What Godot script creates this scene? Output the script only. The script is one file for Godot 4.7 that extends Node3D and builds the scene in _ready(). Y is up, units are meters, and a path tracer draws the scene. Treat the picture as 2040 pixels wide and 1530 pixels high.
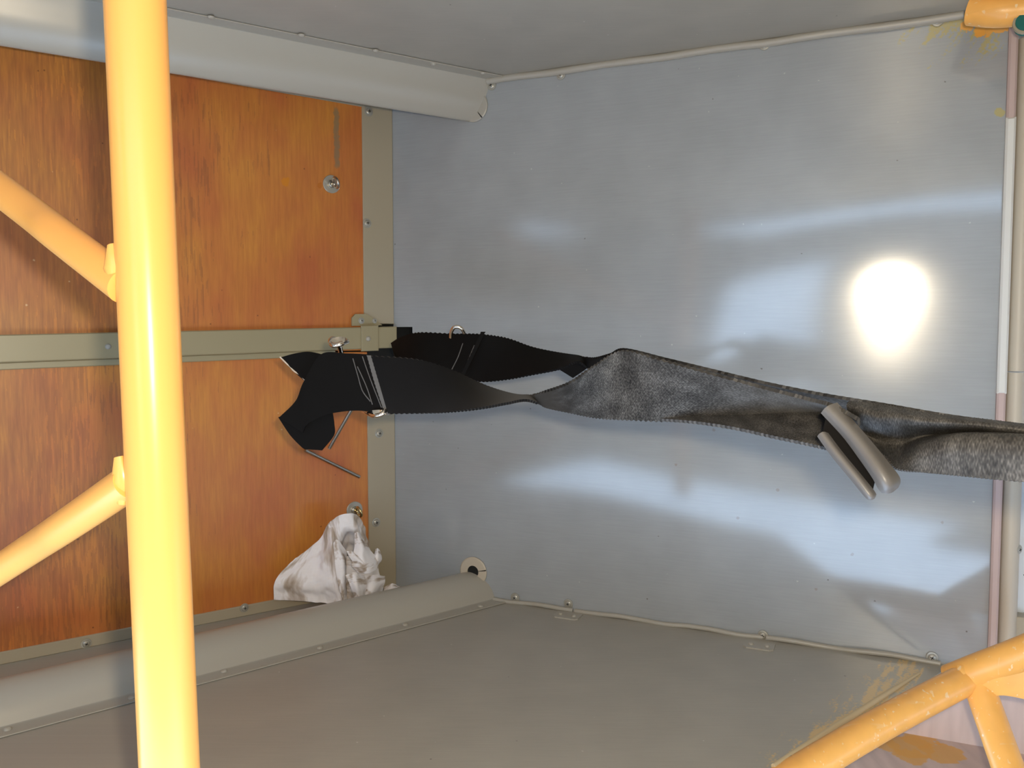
extends Node3D
# Baggage bay of a small fabric-covered aircraft: a plywood panel meets a grey painted
# sheet-metal panel, two black harness straps hang across, yellow truss tubes in front.
# Metres, y up. The back panel and the plywood are upright and meet in a vertical edge.

const CORNER := Vector3(-0.1681, 0.0000, -1.1770)
const ALONG_BACK := Vector3(0.91363, 0, 0.40655)      # from the corner to the right along the grey panel
const OFF_BACK := Vector3(-0.40655, 0, 0.91363)       # out of the grey panel
const ALONG_WOOD := Vector3(-0.80889, 0, 0.58796)     # from the corner to the left along the plywood
const OFF_WOOD := Vector3(0.58796, 0, 0.80889)        # out of the plywood
const HIGH := 0.699                                   # height of the bay
const BACK_LONG := 0.745

var M := {}
var taken := {}
var noise := FastNoiseLite.new()
var rng := RandomNumberGenerator.new()

# ------------------------------------------------------------------ frames
func bk(u: float, v: float, o := 0.0) -> Vector3: return CORNER + ALONG_BACK * u + Vector3.UP * v + OFF_BACK * o
func wd(u: float, v: float, o := 0.0) -> Vector3: return CORNER + ALONG_WOOD * u + Vector3.UP * v + OFF_WOOD * o
func fl(u: float, v: float, o := 0.0) -> Vector3: return Vector3(u, o, v)            # on the floor: x, z, height
func ce(u: float, v: float, o := 0.0) -> Vector3: return Vector3(u, HIGH - o, v)     # on the ceiling: x, z, drop

func frame(at: Vector3, out: Vector3, turn := 0.0) -> Transform3D:                   # y axis along out
	var side := out.cross(Vector3(0.31, 0.2, 0.93)).normalized()
	if absf(out.y) < 0.5: side = Vector3.UP.cross(out).normalized()
	return Transform3D(Basis(side, out, side.cross(out)) * Basis(Vector3.UP, turn), at)

# ------------------------------------------------------------------ nodes
func numbered(called: String) -> String:
	var n: int = taken.get(called, 0)
	taken[called] = n + 1
	return called if n == 0 else "%s_%03d" % [called, n]

func thing(called: String, label: String, category: String, at := Vector3.ZERO, group := "") -> Node3D:
	var o := Node3D.new()
	o.name = numbered(called)
	add_child(o)
	o.position = at
	o.set_meta("label", label)
	o.set_meta("category", category)
	if group: o.set_meta("group", group)
	return o

func struct(called: String, label: String, category: String) -> Node3D:
	var o := thing(called, label, category)
	o.set_meta("kind", "structure")
	return o

func part(called: String, mesh: Mesh, m: Material, parent: Node3D, t := Transform3D.IDENTITY) -> MeshInstance3D:
	var o := MeshInstance3D.new()
	o.name = called
	o.mesh = mesh
	if m: o.material_override = m
	parent.add_child(o, true)
	var up := parent
	var to := Transform3D.IDENTITY
	while up != self:
		to = up.transform * to
		up = up.get_parent()
	o.transform = to.affine_inverse() * t                # t is given in the scene's axes
	return o

# ------------------------------------------------------------------ shapes
func tri(st: SurfaceTool, p: Array, n: Array, uv: Array) -> void:
	var turn: Vector3 = (p[2] - p[0]).cross(p[1] - p[0])
	var order := [0, 1, 2] if turn.dot(n[0] + n[1] + n[2]) >= 0.0 else [0, 2, 1]
	for i in order:
		st.set_normal(n[i])
		st.set_uv(uv[i])
		st.add_vertex(p[i])

func quad(st: SurfaceTool, p: Array, n: Array, uv: Array) -> void:
	tri(st, [p[0], p[1], p[2]], [n[0], n[1], n[2]], [uv[0], uv[1], uv[2]])
	tri(st, [p[0], p[2], p[3]], [n[0], n[2], n[3]], [uv[0], uv[2], uv[3]])

func flat(st: SurfaceTool, p: Array, uv: Array, inside: Vector3) -> void:
	var n: Vector3 = (p[1] - p[0]).cross(p[2] - p[0]).normalized()
	if n.dot((p[0] + p[2]) * 0.5 - inside) < 0.0: n = -n
	quad(st, p, [n, n, n, n], uv)

func begin() -> SurfaceTool:
	var st := SurfaceTool.new()
	st.begin(Mesh.PRIMITIVE_TRIANGLES)
	return st

# a plate in one of the frames above: u0..u1, v0..v1, from o0 out to o1, with a chamfered front
func slab(on: Callable, u0: float, u1: float, v0: float, v1: float, o0: float, o1: float, bevel := 0.0005, uvs := 1.0) -> ArrayMesh:
	var st := begin()
	var mid: Vector3 = on.call((u0 + u1) / 2, (v0 + v1) / 2, (o0 + o1) / 2)
	var ring := []
	for k in [[o0, 0.0], [o1 - bevel, 0.0], [o1, bevel]]:
		var b: float = k[1]
		var l := []
		for q in [[u0 + b, v0 + b], [u1 - b, v0 + b], [u1 - b, v1 - b], [u0 + b, v1 - b]]:
			l.append([on.call(q[0], q[1], k[0]), Vector2(q[0], -q[1]) * uvs])
		ring.append(l)
	for r in 2:
		for i in 4:
			var j := (i + 1) % 4
			flat(st, [ring[r][i][0], ring[r][j][0], ring[r + 1][j][0], ring[r + 1][i][0]], [ring[r][i][1], ring[r][j][1], ring[r + 1][j][1], ring[r + 1][i][1]], mid)
	for r in [0, 2]:
		flat(st, [ring[r][0][0], ring[r][1][0], ring[r][2][0], ring[r][3][0]], [ring[r][0][1], ring[r][1][1], ring[r][2][1], ring[r][3][1]], mid)
	return st.commit()

# a plate cut to an outline (points in order), in the frame on, from o0 to o1
func plate(on: Callable, outline: Array, o0: float, o1: float, uvs := 1.0) -> ArrayMesh:
	var st := begin()
	var poly := PackedVector2Array(outline)
	var mid2 := Vector2.ZERO
	for p in poly: mid2 += p / poly.size()
	var idx := Geometry2D.triangulate_polygon(poly)
	for o in [o0, o1]:
		var n: Vector3 = (on.call(0, 0, 1) - on.call(0, 0, 0)) * signf(o - (o0 + o1) / 2)
		for i in range(0, idx.size(), 3):
			var p := []
			var uv := []
			for k in 3:
				var q := poly[idx[i + k]]
				p.append(on.call(q.x, q.y, o))
				uv.append(Vector2(q.x, -q.y) * uvs)
			tri(st, p, [n, n, n], uv)
	for i in poly.size():
		var a := poly[i]
		var b := poly[(i + 1) % poly.size()]
		var e := (b - a).orthogonal().normalized()
		if Geometry2D.is_point_in_polygon((a + b) / 2 + e * 0.0004, poly): e = -e
		var n3: Vector3 = (on.call(e.x, e.y, 0) - on.call(0, 0, 0)).normalized()
		quad(st, [on.call(a.x, a.y, o0), on.call(b.x, b.y, o0), on.call(b.x, b.y, o1), on.call(a.x, a.y, o1)], [n3, n3, n3, n3], [a * uvs, b * uvs, b * uvs, a * uvs])
	return st.commit()

func bend(l: Array, t: float) -> Vector3:              # smooth curve through the points
	var n := l.size() - 1
	var i := mini(int(t * n), n - 1)
	var f := t * n - i
	var a: Vector3 = l[i]
	var b: Vector3 = l[i + 1]
	var pre: Vector3 = l[i - 1] if i > 0 else a * 2 - b
	var post: Vector3 = l[i + 2] if i + 2 <= n else b * 2 - a
	return a.cubic_interpolate(b, pre, post, f)

# cloth or webbing: a smooth sheet through rows of points, with thickness; scallop makes the woven edge
func sheet(rows: Array, thick: float, nr: int, nc: int, scallop := 0.0, ripple := 0.0) -> ArrayMesh:
	var g := []
	var cols: int = rows[0].size()
	var curves := []
	for j in nc + 1:
		var l := []
		for r in rows: l.append(bend(r, float(j) / nc) if cols > 2 else r[0].lerp(r[1], float(j) / nc))
		curves.append(l)
	for i in nr + 1:
		var line := []
		for j in nc + 1: line.append(bend(curves[j], float(i) / nr))
		if scallop > 0.0:
			var across: Vector3 = (line[nc] - line[0]).normalized() * scallop * (1.0 if i % 2 == 0 else -1.0)
			line[0] -= across
			line[nc] += across
		g.append(line)
	var nrm := []
	for i in nr + 1:
		var line := []
		for j in nc + 1:
			var du: Vector3 = g[mini(i + 1, nr)][j] - g[maxi(i - 1, 0)][j]
			var dv: Vector3 = g[i][mini(j + 1, nc)] - g[i][maxi(j - 1, 0)]
			var n := du.cross(dv)
			line.append(n.normalized() if n.length() > 1e-12 else (line[-1] if line else Vector3.BACK))
		nrm.append(line)
	if ripple > 0.0:
		for i in nr + 1:
			for j in nc + 1: g[i][j] += nrm[i][j] * ripple * noise.get_noise_3dv(g[i][j] * 3200.0)
		for i in nr + 1:
			for j in nc + 1:
				var n: Vector3 = (g[mini(i + 1, nr)][j] - g[maxi(i - 1, 0)][j]).cross(g[i][mini(j + 1, nc)] - g[i][maxi(j - 1, 0)])
				if n.length() > 1e-12: nrm[i][j] = n.normalized()
	var st := begin()
	for s in [0.5, -0.5]:
		for i in nr:
			for j in nc:
				var p := []
				var n := []
				var uv := []
				for k in [[0, 0], [1, 0], [1, 1], [0, 1]]:
					var a: Vector3 = nrm[i + k[0]][j + k[1]]
					p.append(g[i + k[0]][j + k[1]] + a * thick * s)
					n.append(a * signf(s))
					uv.append(Vector2(float(i + k[0]) / nr, float(j + k[1]) / nc))
				quad(st, p, n, uv)
	var edge := []
	for i in nr + 1: edge.append([i, 0])
	for j in range(1, nc + 1): edge.append([nr, j])
	for i in range(nr - 1, -1, -1): edge.append([i, nc])
	for j in range(nc - 1, 0, -1): edge.append([0, j])
	var heart: Vector3 = g[nr / 2][nc / 2]
	for k in edge.size():
		var a: Array = edge[k]
		var b: Array = edge[(k + 1) % edge.size()]
		var na: Vector3 = nrm[a[0]][a[1]] * thick * 0.5
		var nb: Vector3 = nrm[b[0]][b[1]] * thick * 0.5
		var pa: Vector3 = g[a[0]][a[1]]
		var pb: Vector3 = g[b[0]][b[1]]
		var ia: Vector3 = g[clampi(a[0], 1, nr - 1)][clampi(a[1], 1, nc - 1)] if nc > 1 else heart
		var uva := Vector2(float(a[0]) / nr, float(a[1]) / nc)
		flat(st, [pa - na, pb - nb, pb + nb, pa + na], [uva, uva, uva, uva], ia)
	return st.commit()

# a round bar along a smooth curve; radius may be one number or a list
func bar(points: Array, radius, sides := 16, steps := 24, squash := 1.0) -> ArrayMesh:
	var st := begin()
	var rings := []
	var side := Vector3.ZERO
	for i in steps + 1:
		var t := float(i) / steps
		var c := bend(points, t)
		var dir := (bend(points, minf(t + 0.01, 1.0)) - bend(points, maxf(t - 0.01, 0.0))).normalized()
		if side == Vector3.ZERO: side = dir.cross(Vector3(0.13, 0.21, 0.97)).normalized()
		side = (side - dir * side.dot(dir)).normalized()
		var up := dir.cross(side)
		var r: float = radius if radius is float else lerpf(radius[int(t * (radius.size() - 1))], radius[mini(int(t * (radius.size() - 1)) + 1, radius.size() - 1)], fmod(t * (radius.size() - 1), 1.0))
		var ring := []
		for k in sides:
			var a := TAU * k / sides
			var n: Vector3 = side * cos(a) + up * sin(a)
			ring.append([c + side * cos(a) * r + up * sin(a) * r * squash, n, Vector2(float(k) / sides * 0.1, t)])
		rings.append([ring, c, dir])
	for i in steps:
		for k in sides:
			var a: Array = rings[i][0][k]
			var b: Array = rings[i][0][(k + 1) % sides]
			var c: Array = rings[i + 1][0][(k + 1) % sides]
			var d: Array = rings[i + 1][0][k]
			quad(st, [a[0], b[0], c[0], d[0]], [a[1], b[1], c[1], d[1]], [a[2], b[2], c[2], d[2]])
	for e in [0, steps]:
		var n: Vector3 = rings[e][2] * (-1.0 if e == 0 else 1.0)
		for k in sides: tri(st, [rings[e][1], rings[e][0][k][0], rings[e][0][(k + 1) % sides][0]], [n, n, n], [Vector2.ZERO, Vector2.ZERO, Vector2.ZERO])
	return st.commit()

# turned round its y axis: list of Vector2(radius, height); from..to leaves a slit open
func lathe(profile: Array, sides := 20, from := 0.0, to := TAU) -> ArrayMesh:
	var st := begin()
	st.set_smooth_group(-1)
	for k in sides:
		var a := lerpf(from, to, float(k) / sides)
		var b := lerpf(from, to, float(k + 1) / sides)
		for i in profile.size() - 1:
			var p: Vector2 = profile[i]
			var q: Vector2 = profile[i + 1]
			var s := (q - p).normalized()
			var n2 := Vector2(-s.y, s.x) * -1.0
			var na := Vector3(cos(a) * n2.x, n2.y, sin(a) * n2.x)
			var nb := Vector3(cos(b) * n2.x, n2.y, sin(b) * n2.x)
			quad(st, [Vector3(cos(a) * p.x, p.y, sin(a) * p.x), Vector3(cos(b) * p.x, p.y, sin(b) * p.x), Vector3(cos(b) * q.x, q.y, sin(b) * q.x), Vector3(cos(a) * q.x, q.y, sin(a) * q.x)], [na, nb, nb, na], [Vector2(a, 0), Vector2(b, 0), Vector2(b, 1), Vector2(a, 1)])
	return st.commit()

# a profile given in the back panel's u and v, swept along the plywood's direction
func swept(profile: Array, from: float, to: float, thick: float, steps: int, drift: float) -> ArrayMesh:
	var rows := []
	for i in steps + 1:
		var s := lerpf(from, to, float(i) / steps)
		var r := []
		for p in profile: r.append(CORNER + ALONG_BACK * (p.x + drift * s) + Vector3.UP * p.y + ALONG_WOOD * s)
		rows.append(r)
	return sheet(rows, thick, steps * 2, (profile.size() - 1) * 3)

# ------------------------------------------------------------------ materials
func paint(c: Color, rough: float, metal := 0.0, tex: Texture2D = null) -> StandardMaterial3D:
	var m := StandardMaterial3D.new()
	m.albedo_color = c
	m.roughness = rough
	m.metallic = metal
	if tex: m.albedo_texture = tex
	return m

func picture(w: int, h: int, pixel: Callable) -> Image:
	var im := Image.create(w, h, false, Image.FORMAT_RGB8)
	for y in h:
		for x in w: im.set_pixel(x, y, pixel.call(x, y))
	return im

func dot(im: Image, x: float, y: float, r: float, c: Color, mix := 1.0) -> void:
	for j in range(int(y - r), int(y + r) + 2):
		for i in range(int(x - r), int(x + r) + 2):
			if i < 0 or j < 0 or i >= im.get_width() or j >= im.get_height(): continue
			var d := Vector2(i - x, j - y).length() + noise.get_noise_2d(i * 9.0, j * 9.0) * r * 0.5
			if d < r: im.set_pixel(i, j, im.get_pixel(i, j).lerp(c, mix))

func grey_picture(seed_: int, base: Color) -> Image:                # satin grey paint with fine brushing, pale chips and dark specks
	rng.seed = seed_
	var im := picture(1024, 1024, func(x, y):
		var k := 1.0 + 0.020 * noise.get_noise_2d(x * 1.2 + seed_ * 77.0, y * 30.0) + 0.030 * noise.get_noise_2d(x * 0.9, y * 0.9 + seed_ * 50.0)
		return Color(base.r * k, base.g * k, base.b * k))
	for i in 45:
		dot(im, rng.randf() * 1024, rng.randf() * 1024, 0.5 + rng.randf() * 0.6, Color(0.85, 0.85, 0.83), 0.6)
	for i in 22:
		dot(im, rng.randf() * 1024, rng.randf() * 1024, 0.5 + rng.randf() * 0.8, Color(0.3, 0.27, 0.25), 0.6)
	return im

func overspray(im: Image, x0: float, y0: float, x1: float, y1: float, reach: float, c: Color) -> void:
	for y in range(maxi(0, int(minf(y0, y1) - reach)), mini(1024, int(maxf(y0, y1) + reach))):
		for x in range(maxi(0, int(minf(x0, x1) - reach)), mini(1024, int(maxf(x0, x1) + reach))):
			var near := Geometry2D.get_closest_point_to_segment(Vector2(x, y), Vector2(x0, y0), Vector2(x1, y1))
			var k := 1.0 - near.distance_to(Vector2(x, y)) / reach
			var n := noise.get_noise_2d(x * 6.0 + y * 4.0, y * 1.5) * 0.9 + noise.get_noise_2d(x * 20.0, y * 20.0) * 0.5
			if k + n > 0.75: im.set_pixel(x, y, im.get_pixel(x, y).lerp(c, 0.75))
			elif k + n > 0.55: im.set_pixel(x, y, im.get_pixel(x, y).lerp(c, 0.3))

func wood_picture() -> Image:                          # varnished red-brown plywood, 1 px = 0.75 mm, grain upright
	rng.seed = 5
	var dark := Color(0.58, 0.32, 0.16)
	var warm := Color(0.80, 0.53, 0.23)
	var red := Color(0.72, 0.40, 0.22)
	var im := picture(1024, 934, func(x, y):
		var streak := noise.get_noise_2d(x * 14.0, y * 0.9) * 0.55 + noise.get_noise_2d(x * 45.0, y * 2.5) * 0.35
		var cloud := noise.get_noise_2d(x * 0.5 + 300.0, y * 0.35) * 0.8 + noise.get_noise_2d(x * 2.5, y * 1.0 + 90.0) * 0.3
		var c := warm.lerp(red, clampf(0.42 + cloud * 0.9, 0.0, 1.0)).lerp(dark, clampf(streak * 0.40 + 0.12, 0.0, 0.7))
		# flash falloff painted in: duller brown towards the upper left, following the grain
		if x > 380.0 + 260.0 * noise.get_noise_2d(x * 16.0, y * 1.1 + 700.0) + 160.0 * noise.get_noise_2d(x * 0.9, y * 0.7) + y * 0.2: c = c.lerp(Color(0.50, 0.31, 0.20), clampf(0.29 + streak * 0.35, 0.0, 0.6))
		return c)
	for i in 40: dot(im, rng.randf() * 700, rng.randf() * 934, 0.6 + rng.randf() * 0.7, Color(0.32, 0.18, 0.11), 0.6)
	for i in 14: dot(im, rng.randf() * 700, rng.randf() * 934, 0.6 + rng.randf() * 0.9, Color(0.85, 0.72, 0.55), 0.8)
	return im

func strap_picture(bare: float) -> Image:              # black webbing; past bare it is worn and full of pale dust
	return picture(2048, 96, func(x, y):
		var t: float = x / 2048.0 + noise.get_noise_2d(x * 1.2, y * 4.0) * 0.05
		var rib := 0.5 + 0.5 * sin(y * 1.05 + (x % 8) * 0.4)
		var weave := 0.85 + 0.15 * sin(x * 0.8) * sin(y * 1.3)
		var dust := clampf((t - bare) * 9.0, 0.0, 1.0) * clampf(0.60 + noise.get_noise_2d(x * 0.9, y * 2.2) * 0.35 + noise.get_noise_2d(x * 11.0, y * 26.0) * 0.5, 0.0, 1.0)
		var k := (0.060 + 0.008 * rib) * weave
		return Color(k, k * 0.94, k * 0.90).lerp(Color(0.43, 0.42, 0.405) * weave, dust))

func rag_picture() -> Image:                           # white cotton with brown grease
	return picture(512, 512, func(x, y):
		var stain := clampf(noise.get_noise_2d(x * 0.30 + 140.0, y * 0.16) * 2.4 - 0.15 + noise.get_noise_2d(x * 3.0, y * 0.7) * 0.45, 0.0, 1.0)
		var thread := 1.0 - 0.03 * absf(sin(x * 1.5)) - 0.03 * absf(sin(y * 1.5))
		return Color(0.96 * thread, 0.945 * thread, 0.95 * thread).lerp(Color(0.46, 0.36, 0.25), stain * 0.62))

func chipped_yellow() -> Image:
	return picture(512, 512, func(x, y):
		var k := 1.0 + 0.05 * noise.get_noise_2d(x * 1.5, y * 1.5)
		var c := Color(0.95 * k, 0.70 * k, 0.36 * k)
		if noise.get_noise_2d(x * 3.0 + 500.0, y * 3.0) > 0.57: c = Color(0.95, 0.87, 0.72)
		return c)

func tex(im: Image) -> ImageTexture: return ImageTexture.create_from_image(im)

# ------------------------------------------------------------------ fixings
var screw_mesh: ArrayMesh
var rivet_mesh: ArrayMesh

func make_fixings() -> void:
	screw_mesh = lathe([Vector2(0.0066, 0.0), Vector2(0.0064, 0.0006), Vector2(0.0046, 0.0009), Vector2(0.0041, 0.0018), Vector2(0.0030, 0.0025), Vector2(0.0014, 0.0029), Vector2(0.0, 0.0030)], 18)
	var st := SurfaceTool.new()
	st.begin(Mesh.PRIMITIVE_TRIANGLES)
	for s in [Vector3(0.0040, 0.0009, 0.0009), Vector3(0.0009, 0.0009, 0.0040)]:
		var b := BoxMesh.new()
		b.size = s
		st.append_from(b, 0, Transform3D(Basis(), Vector3(0, 0.0027, 0)))
	st.commit(screw_mesh)
	screw_mesh.surface_set_material(0, M.screw)
	screw_mesh.surface_set_material(1, M.slot)
	rivet_mesh = lathe([Vector2(0.0030, 0.0), Vector2(0.0028, 0.0008), Vector2(0.0020, 0.0016), Vector2(0.0009, 0.0020), Vector2(0.0, 0.0021)], 14)

func screw(at: Vector3, out: Vector3, parent: Node3D, size := 1.0) -> void:
	rng.seed = int(at.x * 9000) + int(at.y * 7000)
	var t := frame(at, out, rng.randf() * TAU)
	t.basis = t.basis.scaled_local(Vector3.ONE * size)
	part("screw", screw_mesh, null, parent, t)

func rivet(at: Vector3, out: Vector3, parent: Node3D, size := 1.0) -> void:
	var t := frame(at, out)
	t.basis = t.basis.scaled_local(Vector3.ONE * size)
	part("rivet", rivet_mesh, M.grey, parent, t)

# ------------------------------------------------------------------ the scene
func _ready() -> void:
	noise.seed = 3
	noise.frequency = 0.01
	noise.fractal_octaves = 3
	camera_and_light()
	materials()
	make_fixings()
	shell()
	bay()
	covers()
	channel()
	tubes()
	straps()
	rag()
	small_things()

func camera_and_light() -> void:
	var cam := Camera3D.new()
	cam.name = "camera"
	cam.fov = 49.748
	cam.near = 0.02
	cam.position = Vector3(0, 0.361, 0)
	cam.rotation_degrees.x = -3.3644
	add_child(cam)
	cam.current = true
	var env := Environment.new()
	env.background_mode = Environment.BG_SKY
	var sky := Sky.new()
	var air := ProceduralSkyMaterial.new()               # even bright overcast
	var day := Color(0.77, 0.875, 1.0)
	air.sky_top_color = day
	air.sky_horizon_color = day
	air.ground_bottom_color = day
	air.ground_horizon_color = day
	air.energy_multiplier = 1.0
	sky.sky_material = air
	env.sky = sky
	env.background_energy_multiplier = 5.4
	env.ambient_light_source = Environment.AMBIENT_SOURCE_DISABLED
	env.tonemap_mode = Environment.TONE_MAPPER_LINEAR
	env.tonemap_exposure = 1.0
	env.sdfgi_enabled = true
	env.ssao_enabled = true
	env.ssil_enabled = true
	var we := WorldEnvironment.new()
	we.name = "environment"
	we.environment = env
	add_child(we)
	var flash := OmniLight3D.new()                       # the camera's flash, up and to the right of its lens
	flash.name = "camera_flash"
	flash.position = Vector3(0.024, 0.383, 0.0)
	flash.light_color = Color(1.0, 0.92, 0.79)
	flash.light_energy = 0.35
	flash.light_size = 0.008
	flash.omni_range = 8.0
	flash.omni_attenuation = 2.0
	flash.shadow_enabled = true
	add_child(flash)

func materials() -> void:
	var back := grey_picture(1, Color(0.62, 0.638, 0.648))
	# u 0..0.768 m over 1024 px; v counted down from the ceiling side
	overspray(back, 905, 1024 - 930, 960, 1024 - 915, 60, Color(0.72, 0.66, 0.42))
	for s in [[945, 917, 11], [962, 910, 14], [980, 912, 12], [995, 908, 8], [958, 902, 7]]: dot(back, s[0], 1024 - s[1], s[2], Color(0.93, 0.66, 0.30), 0.9)
	dot(back, 985, 1024 - 790, 6, Color(0.74, 0.68, 0.40), 0.7)
	for s in [[640, 190], [700, 240], [810, 150], [600, 330], [860, 300], [540, 270], [760, 90], [930, 210]]:
		dot(back, s[0], 1024 - s[1], 2.4, Color(0.52, 0.46, 0.42), 0.4)
	M.back = paint(Color.WHITE, 0.12, 0.05, tex(back))
	M.back.metallic_specular = 0.65
	M.back.uv1_scale = Vector3(1.302, 1.302, 1)
	var low := grey_picture(2, Color(0.635, 0.62, 0.58))
	M.grey_flat = paint(Color.WHITE, 0.42, 0.0, tex(low))
	M.grey_flat.uv1_scale = Vector3(1.3, 1.3, 1)
	var bottom := grey_picture(4, Color(0.635, 0.62, 0.58))                        # 0.768 m across from x -0.268, z -1.30 upwards
	overspray(bottom, 930, 560, 675, 840, 45, Color(0.86, 0.72, 0.47))
	M.floor = paint(Color.WHITE, 0.40, 0.0, tex(bottom))
	M.floor.uv1_scale = Vector3(1.302, -1.302, 1)
	M.floor.texture_repeat = false
	M.floor.uv1_offset = Vector3(0.349, 1.693, 0)
	M.grey = paint(Color(0.65, 0.635, 0.595), 0.38)
	M.cover = paint(Color(0.65, 0.635, 0.595), 0.30)
	M.flange = paint(Color(0.645, 0.605, 0.52), 0.40)
	M.channel = paint(Color(0.60, 0.56, 0.44), 0.36)
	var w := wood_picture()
	# paint drips and a rubbed grey stripe beside the eye bolt: 1 px = 0.75 mm, left edge at u 0
	dot(w, 206, 934 - 747, 7, Color(0.80, 0.50, 0.12))
	dot(w, 143, 934 - 747, 5, Color(0.72, 0.42, 0.14))
	for i in 100: dot(w, 110 + noise.get_noise_1d(i * 2.0) * 2.0, 934 - 884 + i, 5.2, Color(0.56, 0.46, 0.34), 0.20)
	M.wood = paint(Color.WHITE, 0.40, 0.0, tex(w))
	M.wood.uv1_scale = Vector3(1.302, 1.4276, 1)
	M.yellow = paint(Color(0.97, 0.70, 0.37), 0.28)
	M.chipped = paint(Color.WHITE, 0.35, 0.0, tex(chipped_yellow()))
	M.chipped.uv1_triplanar = true
	M.chipped.uv1_scale = Vector3.ONE * 6.0
	M.screw = paint(Color(0.66, 0.65, 0.61), 0.32, 0.35)
	M.slot = paint(Color(0.10, 0.10, 0.09), 0.7)
	M.steel = paint(Color(0.72, 0.71, 0.68), 0.28, 1.0)
	M.chrome = paint(Color(0.92, 0.88, 0.82), 0.10, 1.0)
	M.brass = paint(Color(0.83, 0.76, 0.55), 0.25, 1.0)
	M.dark = paint(Color(0.05, 0.055, 0.05), 0.8)
	M.primer = paint(Color(0.13, 0.27, 0.24), 0.5)
	M.teal = paint(Color(0.10, 0.40, 0.38), 0.45)
	M.foam = paint(Color(0.74, 0.66, 0.64), 0.9)
	M.pale = paint(Color(0.84, 0.84, 0.82), 0.8)
	M.beige = paint(Color(0.74, 0.70, 0.63), 0.45)
	M.white_cloth = paint(Color(0.86, 0.89, 0.92), 0.85)
	var board := picture(512, 512, func(x, y):
		var k := 1.0 + 0.06 * noise.get_noise_2d(x * 12.0, y * 1.5)
		return Color(0.83 * k, 0.74 * k, 0.70 * k))
	for q in [[232, 468, 13], [246, 460, 11], [226, 456, 9], [240, 476, 10], [218, 470, 8]]: dot(board, q[0], q[1], q[2], Color(0.93, 0.68, 0.33), 0.7)
	M.pink_board = paint(Color.WHITE, 0.75, 0.0, tex(board))
	M.tan_edge = paint(Color(0.78, 0.71, 0.57), 0.8)
	M.thread = paint(Color(0.36, 0.35, 0.34), 0.8)
	M.fray = paint(Color(0.80, 0.74, 0.66), 0.9)
	M.strap_front = paint(Color.WHITE, 0.75, 0.0, tex(strap_picture(0.40)))
	M.strap_front.rim_enabled = true
	M.strap_front.rim = 0.15
	M.strap_rear = paint(Color.WHITE, 0.8, 0.0, tex(strap_picture(0.52)))
	M.strap_dusty = paint(Color.WHITE, 0.75, 0.0, tex(strap_picture(-0.3)))
	M.strap_black = paint(Color(0.062, 0.056, 0.052), 0.85)
	for k in [M.strap_black, M.strap_front, M.strap_rear]: k.metallic_specular = 0.25
	M.strap_dusty.uv1_scale = Vector3(0.45, 1, 1)
	M.rubber = paint(Color(0.37, 0.36, 0.35), 0.42)
	M.rag = paint(Color.WHITE, 0.95, 0.0, tex(rag_picture()))
	M.rag.cull_mode = BaseMaterial3D.CULL_DISABLED

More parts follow.
